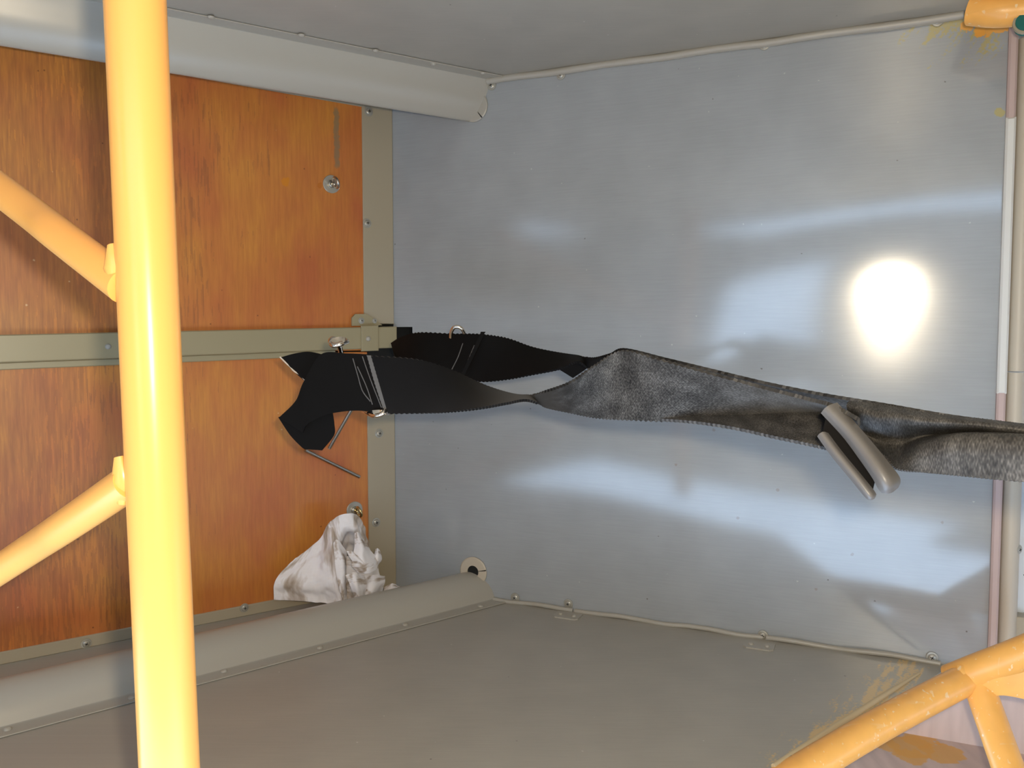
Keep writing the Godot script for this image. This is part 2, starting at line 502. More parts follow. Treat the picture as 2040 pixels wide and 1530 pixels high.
# what encloses the bay beyond the picture: an unseen cabin, its low door and openings sized for the daylight
func shell() -> void:
	var c := struct("ceiling", "grey painted metal sheet along the top with a riveted cover strip", "metal sheet")
	for q in [[-1.7, 1.2, -1.30, -0.45], [-1.7, -1.22, -0.45, 1.0], [-1.22, -0.98, -0.45, -0.10], [-1.22, -0.98, 0.22, 1.0], [-0.98, 1.2, -0.45, 0.32], [-0.98, -0.90, 0.32, 1.0], [0.25, 1.2, 0.32, 1.0], [-0.90, 0.25, 0.92, 1.0]]:
		part("sheet", slab(ce, q[0], q[1], q[2], q[3], -0.02, 0.0), M.grey_flat, c)      # around two unseen openings added for highlight and fill from the sky
	var f := struct("floor", "grey painted metal sheet along the bottom ending at a yellow tube", "metal sheet")
	var e := [Vector3(0.4663, 0.0000, -0.8749), Vector3(0.2391, 0.0000, -0.6722)]
	var low: Vector3 = e[1] + (e[1] - e[0]) * 0.9
	part("sheet", plate(fl, [Vector2(-1.5, -1.30), Vector2(0.62, -1.30), Vector2(0.62, -0.86), Vector2(e[0].x, e[0].z), Vector2(e[1].x, e[1].z), Vector2(low.x, low.z), Vector2(-1.5, low.z)], -0.012, 0.0), M.floor, f)
	for p in [Vector3(0.2395, 0.0000, -0.6845)]: screw(p, Vector3.UP, f, 1.15)
	part("sheet", slab(fl, -1.7, -0.78, low.z, 1.0, -0.012, 0.0), M.grey_flat, f)
	part("sheet", slab(fl, 0.24, 1.2, -0.32, 1.0, -0.012, 0.0), M.grey_flat, f)
	part("sheet", slab(fl, -0.78, 0.24, -0.10, 1.0, -0.012, 0.0), M.grey_flat, f)
	var b := struct("wall_front", "grey cabin bulkhead behind the viewer", "wall")  # unseen walls; the gap in them is added to mirror sky light
	var rear := func(u, v, o): return Vector3(u, v, 1.0 - o)
	part("sheet", slab(rear, -1.7, -1.10, 0.0, HIGH + 0.02, -0.02, 0.0), M.grey_flat, b)
	part("sheet", slab(rear, -0.62, 1.2, 0.0, HIGH + 0.02, -0.02, 0.0), M.grey_flat, b)
	part("sheet", slab(rear, -1.10, -0.62, 0.0, 0.24, -0.02, 0.0), M.grey_flat, b)
	part("sheet", slab(rear, -1.10, -0.62, 0.50, HIGH + 0.02, -0.02, 0.0), M.grey_flat, b)
	var beside := func(u, v, o): return Vector3(1.12 - o, v, u)
	part("sheet", slab(beside, -0.75, 1.0, 0.0, HIGH + 0.02, -0.02, 0.0), M.grey_flat, b)
	part("sheet", slab(func(u, v, o): return Vector3(-1.6 + o, v, u), -0.25, 1.0, 0.0, HIGH + 0.02, -0.02, 0.0), M.grey_flat, b)
	var r := struct("wall_right", "white fabric covering beyond the padded edge of the grey panel", "fabric wall")
	part("cloth", slab(bk, 0.752, 1.35, -0.012, HIGH + 0.02, -0.06, -0.025), M.white_cloth, r)
	for v in [0.060, 0.102, 0.126, 0.152, 0.180]:
		part("stitch", bar([bk(0.779, v, -0.0245), bk(0.785, v + 0.001, -0.0238), bk(0.792, v - 0.001, -0.0245)], 0.0006, 6, 6), M.slot, r)

# the bay itself
func bay() -> void:
	var wl := struct("wall_left", "two varnished red-brown plywood boards above and below the tan channel", "plywood")
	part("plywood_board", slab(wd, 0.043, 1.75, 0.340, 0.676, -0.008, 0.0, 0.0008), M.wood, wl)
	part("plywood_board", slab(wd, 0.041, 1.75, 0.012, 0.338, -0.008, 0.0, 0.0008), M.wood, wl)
	part("backing", slab(wd, -0.03, 1.75, -0.02, HIGH + 0.02, -0.06, -0.0085), M.dark, wl)

	var wb := struct("wall_back", "large glossy blue-grey painted metal panel behind the straps", "metal panel")
	part("sheet", back_sheet(), M.back, wb)
	part("backing", slab(bk, -0.03, BACK_LONG, -0.02, HIGH + 0.02, -0.08, -0.06), M.dark, wb)  # added behind the sheet to keep sky light from leaking through
	for p in [Vector2(0.2524, 0.6911), Vector2(0.5016, 0.6939), Vector2(0.6789, 0.6943), Vector2(0.1550, 0.6896), Vector2(0.1891, 0.0076), Vector2(0.2655, 0.0095), Vector2(0.5117, 0.0040), Vector2(0.6920, 0.0062)]: screw(bk(p.x, p.y, 0.0012), OFF_BACK, wb, 0.95)

	var t1 := struct("trim_1", "upright beige metal flange between plywood and grey panel", "metal strip")
	part("strip", slab(wd, 0.0, 0.046, 0.377, HIGH, -0.02, 0.0022, 0.0008), M.flange, t1)
	part("strip", slab(wd, 0.0, 0.0425, 0.0, 0.322, -0.02, 0.0022, 0.0008), M.flange, t1)
	for p in [Vector2(0.0364, 0.6668), Vector2(0.0404, 0.5151), Vector2(0.0251, 0.2232), Vector2(0.0311, 0.0972)]: screw(wd(p.x, p.y, 0.0022), OFF_WOOD, t1)
	var t2 := struct("trim_2", "narrow olive-grey metal strip along the upper plywood edge", "metal strip")
	part("strip", slab(wd, 0.046, 1.75, 0.672, HIGH, -0.02, 0.0022, 0.0008), M.flange, t2)
	for p in [Vector2(0.0732, 0.6869), Vector2(0.2616, 0.6849), Vector2(0.4504, 0.6815)]: screw(wd(p.x, minf(p.y, 0.686), 0.0022), OFF_WOOD, t2, 0.8)
	var t3 := struct("trim_3", "narrow olive-grey metal strip along the lower plywood edge", "metal strip")
	part("strip", slab(wd, 0.0425, 1.75, 0.0, 0.014, -0.02, 0.0022, 0.0008), M.flange, t3)
	for p in [Vector2(0.2191, 0.0111), Vector2(0.4026, 0.0051)]: screw(wd(p.x, maxf(p.y, 0.004), 0.0022), OFF_WOOD, t3, 0.9)

	var t4 := struct("trim_4", "shiny grey bead along the top edge of the grey panel", "bead")
	var l := []
	for i in 15: l.append(bk(0.150 + 0.0395 * i, HIGH - 0.0035 + 0.0006 * sin(i * 1.9), 0.0035 + 0.0005 * sin(i * 2.7)))
	part("bead", bar(l, 0.0046, 12, 70), M.grey, t4)
	var t5 := struct("trim_5", "wavy rolled lip along the bottom edge of the grey panel", "bead")
	for seg in [[0.158, 0.272], [0.275, 0.512], [0.516, 0.70]]:
		var q := []
		for i in 9:
			var u := lerpf(seg[0], seg[1], i / 8.0)
			q.append(bk(u, 0.0022 + 0.0010 * sin(u * 61.0), 0.0030 + 0.0009 * sin(u * 83.0)))
		part("lip", bar(q, 0.0030, 10, 40), M.grey, t5)

	var t6 := struct("trim_6", "worn pinkish-white padding strip at the right edge of grey panel", "padding")
	part("foam", slab(bk, 0.7445, 0.7530, 0.005, 0.676, -0.012, 0.008, 0.002), M.foam, t6)
	part("worn_patch", slab(bk, 0.7442, 0.7534, 0.300, 0.585, 0.0, 0.0092, 0.002), M.pale, t6)
	var t7 := struct("trim_7", "beige half-round edging beside the pinkish padding strip", "edging")
	for seg in [[-0.008, 0.322], [0.3235, 0.665]]:
		part("edging", half_round(0.7535, 0.7715, seg[0], seg[1]), M.beige, t7)
	screw(bk(0.7725, 0.452, -0.003), (OFF_BACK + ALONG_BACK).normalized(), t7, 0.9)
	screw(bk(0.7700, 0.135, 0.0), (OFF_BACK + ALONG_BACK).normalized(), t7, 0.8)
	part("grey_tab", slab(bk, 0.769, 0.782, -0.005, 0.062, -0.02, -0.002), M.flange, t7)

	# recess behind the cut-out where the channel passes the panel
	var g := [Vector2(0.1290, 0.6651), Vector2(0.1263, 0.0360)]
	for i in 2:
		var t := frame(bk(g[i].x, g[i].y, 0.001), OFF_BACK)
		var gr := thing("grommet", ["flat grey ring half hidden by the upper cover end", "tan ring with dark hole at the lower cover end"][i], "grommet", t.origin)
		var slit: float = [0.9, -0.2][i]
		part("ring", lathe([Vector2([0.0045, 0.0085][i], 0.0), Vector2([0.0045, 0.0085][i], 0.002), Vector2(0.0188, 0.002), Vector2(0.0203, 0.001), Vector2(0.0203, 0.0)], 40, slit + 0.04, slit + TAU - 0.04), [M.grey, M.beige][i], gr, t)
		part("hole", lathe([Vector2(0.0193, 0.0), Vector2(0.0193, 0.0004), Vector2(0.0, 0.0004)], 30), M.dark, gr, t)

func half_round(u0: float, u1: float, v0: float, v1: float) -> ArrayMesh:
	var rows := []
	for v in [v0, lerpf(v0, v1, 0.33), lerpf(v0, v1, 0.66), v1]:
		var r := []
		for k in 9:
			var a := PI * k / 8.0
			r.append(bk((u0 + u1) / 2 - cos(a) * (u1 - u0) / 2, v, -0.010 + sin(a) * 0.016))
		rows.append(r)
	return sheet(rows, 0.0016, 12, 16)

# the sheet is not quite flat: it is drawn in between its screws and has a few shallow dents
func back_sheet() -> ArrayMesh:
	var st := begin()
	var nu := 96
	var nv := 90
	var deep := func(u: float, v: float) -> float:
		var edge := sin(PI * clampf(u / BACK_LONG, 0, 1)) * sin(PI * clampf(v / HIGH, 0, 1))
		return edge * (0.0010 * sin(u * 9.0 + 1.0) * cos(v * 10.0) + 0.0005 * sin(u * 17.0 + v * 12.0)) + 0.0030 * sin((v - 0.42) * 14.0) * exp(-(Vector2(u - 0.63, v - 0.42).length_squared()) / 0.030)
	var p := []
	for i in nu + 1:
		var line := []
		for j in nv + 1:
			var u := BACK_LONG * i / nu
			var v := HIGH * j / nv
			var e := 0.002
			var n: Vector3 = (OFF_BACK - ALONG_BACK * (deep.call(u + e, v) - deep.call(u - e, v)) / (2 * e) - Vector3.UP * (deep.call(u, v + e) - deep.call(u, v - e)) / (2 * e)).normalized()
			line.append([bk(u, v, deep.call(u, v)), n, Vector2(u, -v)])
		p.append(line)
	for i in nu:
		for j in nv:
			if i < 4 and j >= 41 and j < 48: continue               # the cut-out beside the channel's end
			var q := [p[i][j], p[i + 1][j], p[i + 1][j + 1], p[i][j + 1]]
			quad(st, q.map(func(k): return k[0]), q.map(func(k): return k[1]), q.map(func(k): return k[2]))
	var mid := bk(0.35, 0.35, -0.003)
	flat(st, [bk(0, 0, 0), bk(BACK_LONG, 0, 0), bk(BACK_LONG, 0, -0.002), bk(0, 0, -0.002)], [Vector2.ZERO, Vector2.ZERO, Vector2.ZERO, Vector2.ZERO], mid)
	flat(st, [bk(BACK_LONG, 0, 0), bk(BACK_LONG, HIGH, 0), bk(BACK_LONG, HIGH, -0.002), bk(BACK_LONG, 0, -0.002)], [Vector2.ZERO, Vector2.ZERO, Vector2.ZERO, Vector2.ZERO], mid)
	return st.commit()

# bent sheet covers over the tubes that run along the two long edges of the plywood
func covers() -> void:
	var up := thing("tube_cover", "curved grey metal cover running along the top of the plywood", "cover", CORNER + Vector3(0, HIGH, 0))
	var prof := []
	for p in [[0.1790, 0.0012], [0.1570, 0.0012], [0.1535, 0.004], [0.1480, 0.016], [0.1435, 0.028], [0.1370, 0.040], [0.1275, 0.0505], [0.1215, 0.0520], [0.1170, 0.049], [0.1150, 0.044]]:
		prof.append(Vector2(p[0], HIGH - p[1]))
	part("curved_sheet", swept(prof, 0.0, 1.5, 0.0012, 16, -0.062), M.cover, up)
	for p in [Vector3(-0.0373, 0.6990, -1.0838), Vector3(-0.0977, 0.6990, -1.0486), Vector3(-0.1613, 0.6990, -1.0000), Vector3(-0.2362, 0.6990, -0.9495), Vector3(-0.3184, 0.6990, -0.8970)]: rivet(Vector3(p.x, HIGH - 0.0018, p.z), Vector3.DOWN, up, 1.25)
	var lo := thing("tube_cover", "curved grey metal cover running along the bottom, in front of the rag", "cover", CORNER)
	prof = []
	for p in [[0.1810, 0.0012], [0.1610, 0.0012], [0.1575, 0.004], [0.1530, 0.014], [0.1460, 0.0225], [0.1360, 0.0295], [0.1250, 0.0335], [0.1160, 0.0335], [0.1110, 0.031], [0.1085, 0.0265]]:
		prof.append(Vector2(p[0], p[1]))
	part("curved_sheet", swept(prof, 0.0, 1.2, 0.0012, 16, 0.075), M.cover, lo)
	for p in [Vector3(-0.0420, 0.0000, -1.0795), Vector3(-0.1328, 0.0000, -1.0093), Vector3(-0.2212, 0.0000, -0.9336), Vector3(-0.3084, 0.0000, -0.8669), Vector3(-0.3776, 0.0000, -0.8021), Vector3(-0.4606, 0.0000, -0.7363)]: rivet(Vector3(p.x, 0.0018, p.z), Vector3.UP, lo, 1.25)

# tan channel across the middle of the plywood, with its end bracket
func channel() -> void:
	var slope := func(u: float, v: float, o := 0.0) -> Vector3: return wd(u, v - 0.025 * (u - 0.1), o)
	var c := thing("metal_channel", "tan metal channel running left to right between the plywood boards", "channel", wd(0.0, 0.32))
	part("web", slab(slope, 0.0, 1.6, 0.341, 0.371, 0.001, 0.011, 0.0012), M.channel, c)
	part("lip", slab(slope, 0.09, 1.6, 0.333, 0.341, 0.001, 0.0045, 0.001), M.channel, c)
	rivet(slope.call(0.372, 0.355, 0.011), OFF_WOOD, c, 1.1)
	var b := part("bracket", slab(slope, 0.030, 0.056, 0.338, 0.373, 0.011, 0.0135, 0.0008), M.channel, c)
	rivet(slope.call(0.046, 0.355, 0.0135), OFF_WOOD, b, 1.2)
	var tab := part("tab", plate(slope, [Vector2(0.020, 0.373), Vector2(0.066, 0.373), Vector2(0.066, 0.384), Vector2(0.061, 0.389), Vector2(0.045, 0.389), Vector2(0.036, 0.385)], 0.0022, 0.0052), M.channel, c)
	screw(slope.call(0.052, 0.380, 0.0052), OFF_WOOD, tab, 0.7)
	screw(slope.call(0.032, 0.3795, 0.0052), OFF_WOOD, tab, 0.55)
	var p := thing("longeron_tube", "dark green primed tube in the cut-out beside the channel end", "tube", bk(0.0, 0.33, -0.03))
	part("tube", bar([bk(-0.02, 0.352, -0.02), bk(0.02, 0.350, -0.02), bk(0.06, 0.349, -0.03)], 0.007, 12, 6), M.primer, p)

func tubes() -> void:
	var f := thing("yellow_truss", "bright yellow upright tube with two braces welded to its left side", "tube frame", [Vector3(-0.2040, 0.6187, -0.4559), Vector3(-0.2048, 0.5429, -0.4615), Vector3(-0.1990, 0.3341, -0.4572), Vector3(-0.1926, 0.1180, -0.4525), Vector3(-0.1903, 0.0306, -0.4514)][4])
	var post := [Vector3(-0.2040, 0.6187, -0.4559), Vector3(-0.2048, 0.5429, -0.4615), Vector3(-0.1990, 0.3341, -0.4572), Vector3(-0.1926, 0.1180, -0.4525), Vector3(-0.1903, 0.0306, -0.4514)]
	part("upright_tube", bar(post, 0.0160, 32, 30), M.yellow, f)
	part("brace", bar([Vector3(-0.2123, 0.3880, -0.4574), Vector3(-0.2673, 0.4197, -0.4943), Vector3(-0.3276, 0.4540, -0.5364), Vector3(-0.5508, 0.5887, -0.6545)], 0.0103, 24, 20), M.yellow, f)
	part("brace", bar([Vector3(-0.2113, 0.2803, -0.4560), Vector3(-0.2751, 0.2437, -0.5040), Vector3(-0.3524, 0.2003, -0.5615), Vector3(-0.6196, 0.0430, -0.7025)], 0.0103, 24, 20), M.yellow, f)
	var w := [Vector3(-0.2148, 0.3974, -0.4549), Vector3(-0.2140, 0.2806, -0.4541)]
	for i in 2:
		part("weld", bar([w[i] + Vector3(-0.004, 0.013, -0.003), w[i] + Vector3(-0.001, 0.0, -0.001), w[i] + Vector3(-0.003, -0.013, -0.003)], [0.003, 0.0072, 0.003], 14, 12), M.yellow, f)

	var j := [[Vector3(0.4393, 0.0299, -0.7819), Vector3(0.3364, 0.0107, -0.7307), Vector3(0.2418, -0.0087, -0.6795), Vector3(0.1474, -0.0231, -0.6185)],
	[Vector3(0.4485, 0.0299, -0.7819), Vector3(0.4480, -0.0033, -0.7499), Vector3(0.4449, -0.0294, -0.7183), Vector3(0.4412, -0.0676, -0.6760)],
	[Vector3(0.4295, 0.0243, -0.7916), Vector3(0.4501, 0.0446, -0.7728), Vector3(0.4760, 0.0666, -0.7540), Vector3(0.5221, 0.1106, -0.7165)]]
	var g := thing("yellow_tube_joint", "yellow welded tube joint with gusset in the lower right corner", "tube joint", j[0][0])
	part("tube", bar(j[0], 0.0142, 24, 20), M.chipped, g)
	part("tube", bar(j[1], 0.0138, 24, 20), M.chipped, g)
	part("tube", bar(j[2], 0.0150, 24, 20), M.chipped, g)
	part("gusset", sheet([[Vector3(0.4357, 0.0374, -0.7723), Vector3(0.4496, 0.0181, -0.7662)],
	[Vector3(0.4509, 0.0506, -0.7581), Vector3(0.4603, 0.0253, -0.7566)],
	[Vector3(0.4822, 0.0546, -0.7483), Vector3(0.4868, 0.0231, -0.7465)]], 0.003, 10, 6), M.chipped, g)
	part("weld", bar([Vector3(0.4396, 0.0312, -0.7790), Vector3(0.4302, 0.0315, -0.7840)], [0.012, 0.017, 0.014], 20, 8), M.chipped, g)
	var h := [[Vector3(0.4436, 0.6756, -0.8199), Vector3(0.4615, 0.6678, -0.8044), Vector3(0.4900, 0.6652, -0.7892), Vector3(0.5442, 0.6560, -0.7486)],
	[Vector3(0.4582, 0.6795, -0.8201), Vector3(0.4503, 0.7001, -0.7913), Vector3(0.4395, 0.7228, -0.7625)]]
	var k := thing("yellow_tube_joint", "chipped yellow tube joint in the upper right corner", "tube joint", h[0][0])
	part("tube", bar(h[0], 0.0150, 24, 16), M.chipped, k)
	part("tube", bar(h[1], 0.0140, 24, 12), M.chipped, k)
	var tl := [Vector3(0.4791, 0.6484, -0.7932), Vector3(0.4748, 0.6507, -0.7834)]
	var te := thing("teal_tube", "short teal tube end below the upper right yellow joint", "tube", tl[0])
	part("tube", bar(tl, 0.0085, 20, 4), M.teal, te)
	part("rim", bar([tl[0].lerp(tl[1], 0.55), tl[0].lerp(tl[1], 0.85)], 0.0105, 20, 2), M.flange, te)

	var s := thing("side_panel", "pale pinkish panel with yellow overspray below the yellow tube joint", "panel", Vector3(0.5, -0.11, -0.6))
	part("board", slab(fl, 0.22, 1.25, -1.15, -0.32, -0.120, -0.105), M.pink_board, s)
	part("upstand", slab(bk, 0.40, 1.35, -0.108, -0.0135, -0.075, -0.045), M.pink_board, s)
	var e := [Vector3(0.4663, 0.0000, -0.8749), Vector3(0.2391, 0.0000, -0.6722)]
	var d: Vector3 = (e[1] - e[0]).normalized()
	var away := Vector3(-0.009, 0, -0.010)
	var t8 := struct("trim_8", "tan torn edge strip of the bottom sheet beside the yellow tube", "edge strip")
	part("strip", bar([e[0] + d * 0.03 + away, e[0] + d * 0.12 + away, e[0] + d * 0.22 + away, e[0] + d * 0.32 + away], [0.002, 0.0042, 0.0045, 0.004], 8, 20, 0.6), M.tan_edge, t8)

func straps() -> void:
	var near := thing("harness_strap", "nearer black webbing strap, twisted, with buckle and grey dusty right half", "strap", Vector3(-0.03, 0.35, -0.69), "twisted harness straps")
	part("webbing", sheet([[Vector3(-0.1372, 0.3412, -0.8002), Vector3(-0.1202, 0.2855, -0.7969)],
	[Vector3(-0.0883, 0.3387, -0.7669), Vector3(-0.0776, 0.2904, -0.7503)],
	[Vector3(-0.0548, 0.3291, -0.7529), Vector3(-0.0499, 0.2951, -0.7139)],
	[Vector3(-0.0269, 0.3172, -0.7376), Vector3(-0.0243, 0.3004, -0.6887)],
	[Vector3(-0.0044, 0.3105, -0.7239), Vector3(-0.0041, 0.3055, -0.6723)],
	[Vector3(0.0113, 0.3090, -0.7141), Vector3(0.0121, 0.3088, -0.6622)],
	[Vector3(0.0256, 0.3170, -0.6483), Vector3(0.0297, 0.3004, -0.6978)],
	[Vector3(0.0440, 0.3251, -0.6309), Vector3(0.0493, 0.2978, -0.6755)],
	[Vector3(0.0618, 0.3386, -0.6182), Vector3(0.0671, 0.2963, -0.6489)],
	[Vector3(0.0814, 0.3496, -0.6108), Vector3(0.0864, 0.2980, -0.6169)],
	[Vector3(0.1037, 0.3438, -0.5701), Vector3(0.1127, 0.2993, -0.5973)],
	[Vector3(0.1292, 0.3362, -0.5326), Vector3(0.1433, 0.3052, -0.5746)],
	[Vector3(0.1546, 0.3289, -0.4991), Vector3(0.1716, 0.3101, -0.5478)],
	[Vector3(0.1696, 0.3246, -0.4729), Vector3(0.1886, 0.3136, -0.5239)],
	[Vector3(0.1788, 0.3219, -0.4596), Vector3(0.1996, 0.3132, -0.5110)],
	[Vector3(0.1878, 0.3156, -0.4472), Vector3(0.2101, 0.3058, -0.4985)]], 0.0022, 240, 8, 0.0006), M.strap_front, near)
	part("return_layer", sheet([[Vector3(0.1097, 0.3094, -0.6444), Vector3(0.1061, 0.2996, -0.6011)],
	[Vector3(0.1344, 0.3118, -0.6143), Vector3(0.1269, 0.3006, -0.5713)],
	[Vector3(0.1563, 0.3099, -0.5843), Vector3(0.1466, 0.2998, -0.5410)],
	[Vector3(0.1751, 0.3116, -0.5536), Vector3(0.1637, 0.2975, -0.5117)],
	[Vector3(0.1919, 0.3125, -0.5259), Vector3(0.1790, 0.2957, -0.4852)],
	[Vector3(0.2016, 0.3108, -0.5097), Vector3(0.1855, 0.2941, -0.4691)],
	[Vector3(0.2088, 0.3060, -0.4969), Vector3(0.1913, 0.2880, -0.4573)]], 0.0022, 100, 6, 0.0005), M.strap_dusty, near)
	part("near_webbing", sheet([[Vector3(0.1969, 0.3217, -0.4835), Vector3(0.1949, 0.3192, -0.4784), Vector3(0.2122, 0.3043, -0.5126), Vector3(0.2097, 0.2993, -0.4972), Vector3(0.2064, 0.2982, -0.4872)],
	[Vector3(0.2073, 0.3213, -0.4735), Vector3(0.2007, 0.3154, -0.4581), Vector3(0.2228, 0.2987, -0.5022), Vector3(0.2163, 0.2915, -0.4817), Vector3(0.2122, 0.2920, -0.4718)],
	[Vector3(0.2156, 0.3202, -0.4604), Vector3(0.2077, 0.3155, -0.4431), Vector3(0.2302, 0.2982, -0.4872), Vector3(0.2104, 0.2904, -0.4486), Vector3(0.2076, 0.2892, -0.4426)],
	[Vector3(0.2226, 0.3187, -0.4463), Vector3(0.2147, 0.3153, -0.4301), Vector3(0.2375, 0.3035, -0.4724), Vector3(0.2132, 0.3025, -0.4273), Vector3(0.2102, 0.2912, -0.4206)],
	[Vector3(0.2315, 0.3179, -0.4322), Vector3(0.2229, 0.3162, -0.4161), Vector3(0.2459, 0.3059, -0.4576), Vector3(0.2187, 0.3099, -0.4077), Vector3(0.2176, 0.2924, -0.4047)],
	[Vector3(0.2407, 0.3175, -0.4162), Vector3(0.2315, 0.3167, -0.4001), Vector3(0.2550, 0.3075, -0.4396), Vector3(0.2274, 0.3125, -0.3928), Vector3(0.2257, 0.2934, -0.3887)],
	[Vector3(0.2521, 0.3165, -0.3981), Vector3(0.2427, 0.3160, -0.3830), Vector3(0.2652, 0.3087, -0.4176), Vector3(0.2364, 0.3138, -0.3729), Vector3(0.2351, 0.2947, -0.3697)],
	[Vector3(0.2672, 0.3150, -0.3780), Vector3(0.2566, 0.3146, -0.3629), Vector3(0.2817, 0.3078, -0.3976), Vector3(0.2496, 0.3133, -0.3528), Vector3(0.2482, 0.2952, -0.3497)],
	[Vector3(0.2858, 0.3137, -0.3578), Vector3(0.2739, 0.3134, -0.3428), Vector3(0.3022, 0.3065, -0.3775), Vector3(0.2660, 0.3126, -0.3327), Vector3(0.2644, 0.2961, -0.3298)],
	[Vector3(0.3960, 0.3027, -0.3271), Vector3(0.3780, 0.3033, -0.3121), Vector3(0.4204, 0.2949, -0.3467), Vector3(0.3660, 0.3031, -0.3021), Vector3(0.3636, 0.2873, -0.2992)]], 0.0022, 160, 16, 0.0005), M.strap_dusty, near)
	part("folded_loop", sheet([[Vector3(-0.1372, 0.3426, -0.8003), Vector3(-0.1299, 0.3165, -0.7988), Vector3(-0.1202, 0.2850, -0.7969)],
	[Vector3(-0.1606, 0.3435, -0.8034), Vector3(-0.1533, 0.3153, -0.8017), Vector3(-0.1484, 0.2881, -0.8001)],
	[Vector3(-0.1861, 0.3424, -0.8083), Vector3(-0.1812, 0.3121, -0.8065), Vector3(-0.1724, 0.2857, -0.8050)],
	[Vector3(-0.2037, 0.3158, -0.8107), Vector3(-0.2018, 0.2981, -0.8097), Vector3(-0.1870, 0.2814, -0.8087)],
	[Vector3(-0.2124, 0.2969, -0.8126), Vector3(-0.2094, 0.2870, -0.8121), Vector3(-0.2015, 0.2732, -0.8112)],
	[Vector3(-0.2300, 0.2798, -0.8146), Vector3(-0.2191, 0.2729, -0.8142), Vector3(-0.2062, 0.2650, -0.8138)]], 0.0022, 50, 10), M.strap_black, near)
	part("tail", sheet([[Vector3(-0.2317, 0.2799, -0.8187), Vector3(-0.2062, 0.2824, -0.8188), Vector3(-0.1783, 0.2864, -0.8190)],
	[Vector3(-0.2213, 0.2621, -0.8216), Vector3(-0.1992, 0.2690, -0.8220), Vector3(-0.1772, 0.2720, -0.8222)],
	[Vector3(-0.2108, 0.2503, -0.8229), Vector3(-0.1927, 0.2548, -0.8232), Vector3(-0.1781, 0.2608, -0.8235)],
	[Vector3(-0.2070, 0.2476, -0.8238), Vector3(-0.1949, 0.2466, -0.8237), Vector3(-0.1899, 0.2461, -0.8237)]], 0.0022, 24, 10), M.strap_black, near)
	var wing := part("tail", sheet([[Vector3(-0.2333, 0.3388, -0.8351), Vector3(-0.2206, 0.3256, -0.8344), Vector3(-0.2065, 0.3135, -0.8336)],
	[Vector3(-0.2178, 0.3429, -0.8324), Vector3(-0.2088, 0.3298, -0.8316), Vector3(-0.1977, 0.3127, -0.8306)],
	[Vector3(-0.2027, 0.3445, -0.8285), Vector3(-0.1937, 0.3299, -0.8276), Vector3(-0.1847, 0.3119, -0.8265)],
	[Vector3(-0.1858, 0.3411, -0.8243), Vector3(-0.1778, 0.3271, -0.8234), Vector3(-0.1698, 0.3121, -0.8226)]], 0.0022, 24, 10), M.strap_black, near)
	part("frayed_edge", bar([Vector3(-0.2337, 0.3393, -0.8347), Vector3(-0.2295, 0.3353, -0.8339), Vector3(-0.2235, 0.3292, -0.8341), Vector3(-0.2194, 0.3252, -0.8333), Vector3(-0.2134, 0.3206, -0.8336), Vector3(-0.2057, 0.3131, -0.8326)], 0.0009, 6, 40), M.fray, wing)
	var seam := part("sewn_hem", sheet([[Vector3(-0.1399, 0.3417, -0.7987), Vector3(-0.1360, 0.3417, -0.7987)],
	[Vector3(-0.1316, 0.3127, -0.7970), Vector3(-0.1273, 0.3127, -0.7970)],
	[Vector3(-0.1220, 0.2842, -0.7954), Vector3(-0.1176, 0.2842, -0.7954)]], 0.0020, 30, 2, 0.0002), M.thread, near)
	for t in [[Vector3(-0.1530, 0.3388, -0.7966), Vector3(-0.1487, 0.3239, -0.7957), Vector3(-0.1439, 0.3080, -0.7948), Vector3(-0.1361, 0.2974, -0.7941)],
	[Vector3(-0.1439, 0.3408, -0.7967), Vector3(-0.1361, 0.3186, -0.7954), Vector3(-0.1255, 0.2916, -0.7938)],
	[Vector3(-0.1487, 0.3311, -0.7961), Vector3(-0.1400, 0.3118, -0.7950), Vector3(-0.1342, 0.2945, -0.7940)]]: part("stitching", bar(t, 0.0005, 6, 30), M.thread, seam)
	var bu := part("buckle", sheet([[Vector3(0.1736, 0.3185, -0.4603), Vector3(0.1747, 0.3210, -0.4574), Vector3(0.1803, 0.3224, -0.4605)],
	[Vector3(0.1826, 0.3070, -0.4526), Vector3(0.1827, 0.3098, -0.4478), Vector3(0.1881, 0.3109, -0.4528)],
	[Vector3(0.1880, 0.2966, -0.4440), Vector3(0.1882, 0.2996, -0.4382), Vector3(0.1945, 0.3004, -0.4442)],
	[Vector3(0.1921, 0.2872, -0.4354), Vector3(0.1922, 0.2899, -0.4286), Vector3(0.1995, 0.2909, -0.4356)],
	[Vector3(0.1940, 0.2819, -0.4321), Vector3(0.1949, 0.2840, -0.4262), Vector3(0.2024, 0.2856, -0.4323)],
	[Vector3(0.1960, 0.2793, -0.4330), Vector3(0.1978, 0.2801, -0.4300), Vector3(0.2021, 0.2817, -0.4331)]], 0.0040, 50, 10), M.rubber, near)
	part("lower_bar", sheet([[Vector3(0.1714, 0.3051, -0.4595), Vector3(0.1720, 0.3067, -0.4576), Vector3(0.1753, 0.3057, -0.4595)],
	[Vector3(0.1770, 0.2949, -0.4519), Vector3(0.1772, 0.2965, -0.4490), Vector3(0.1806, 0.2960, -0.4520)],
	[Vector3(0.1838, 0.2838, -0.4422), Vector3(0.1839, 0.2854, -0.4393), Vector3(0.1868, 0.2854, -0.4423)],
	[Vector3(0.1887, 0.2762, -0.4368), Vector3(0.1887, 0.2773, -0.4338), Vector3(0.1916, 0.2778, -0.4369)],
	[Vector3(0.1904, 0.2747, -0.4357), Vector3(0.1910, 0.2752, -0.4347), Vector3(0.1923, 0.2758, -0.4358)]], 0.0030, 40, 8), M.rubber, bu)
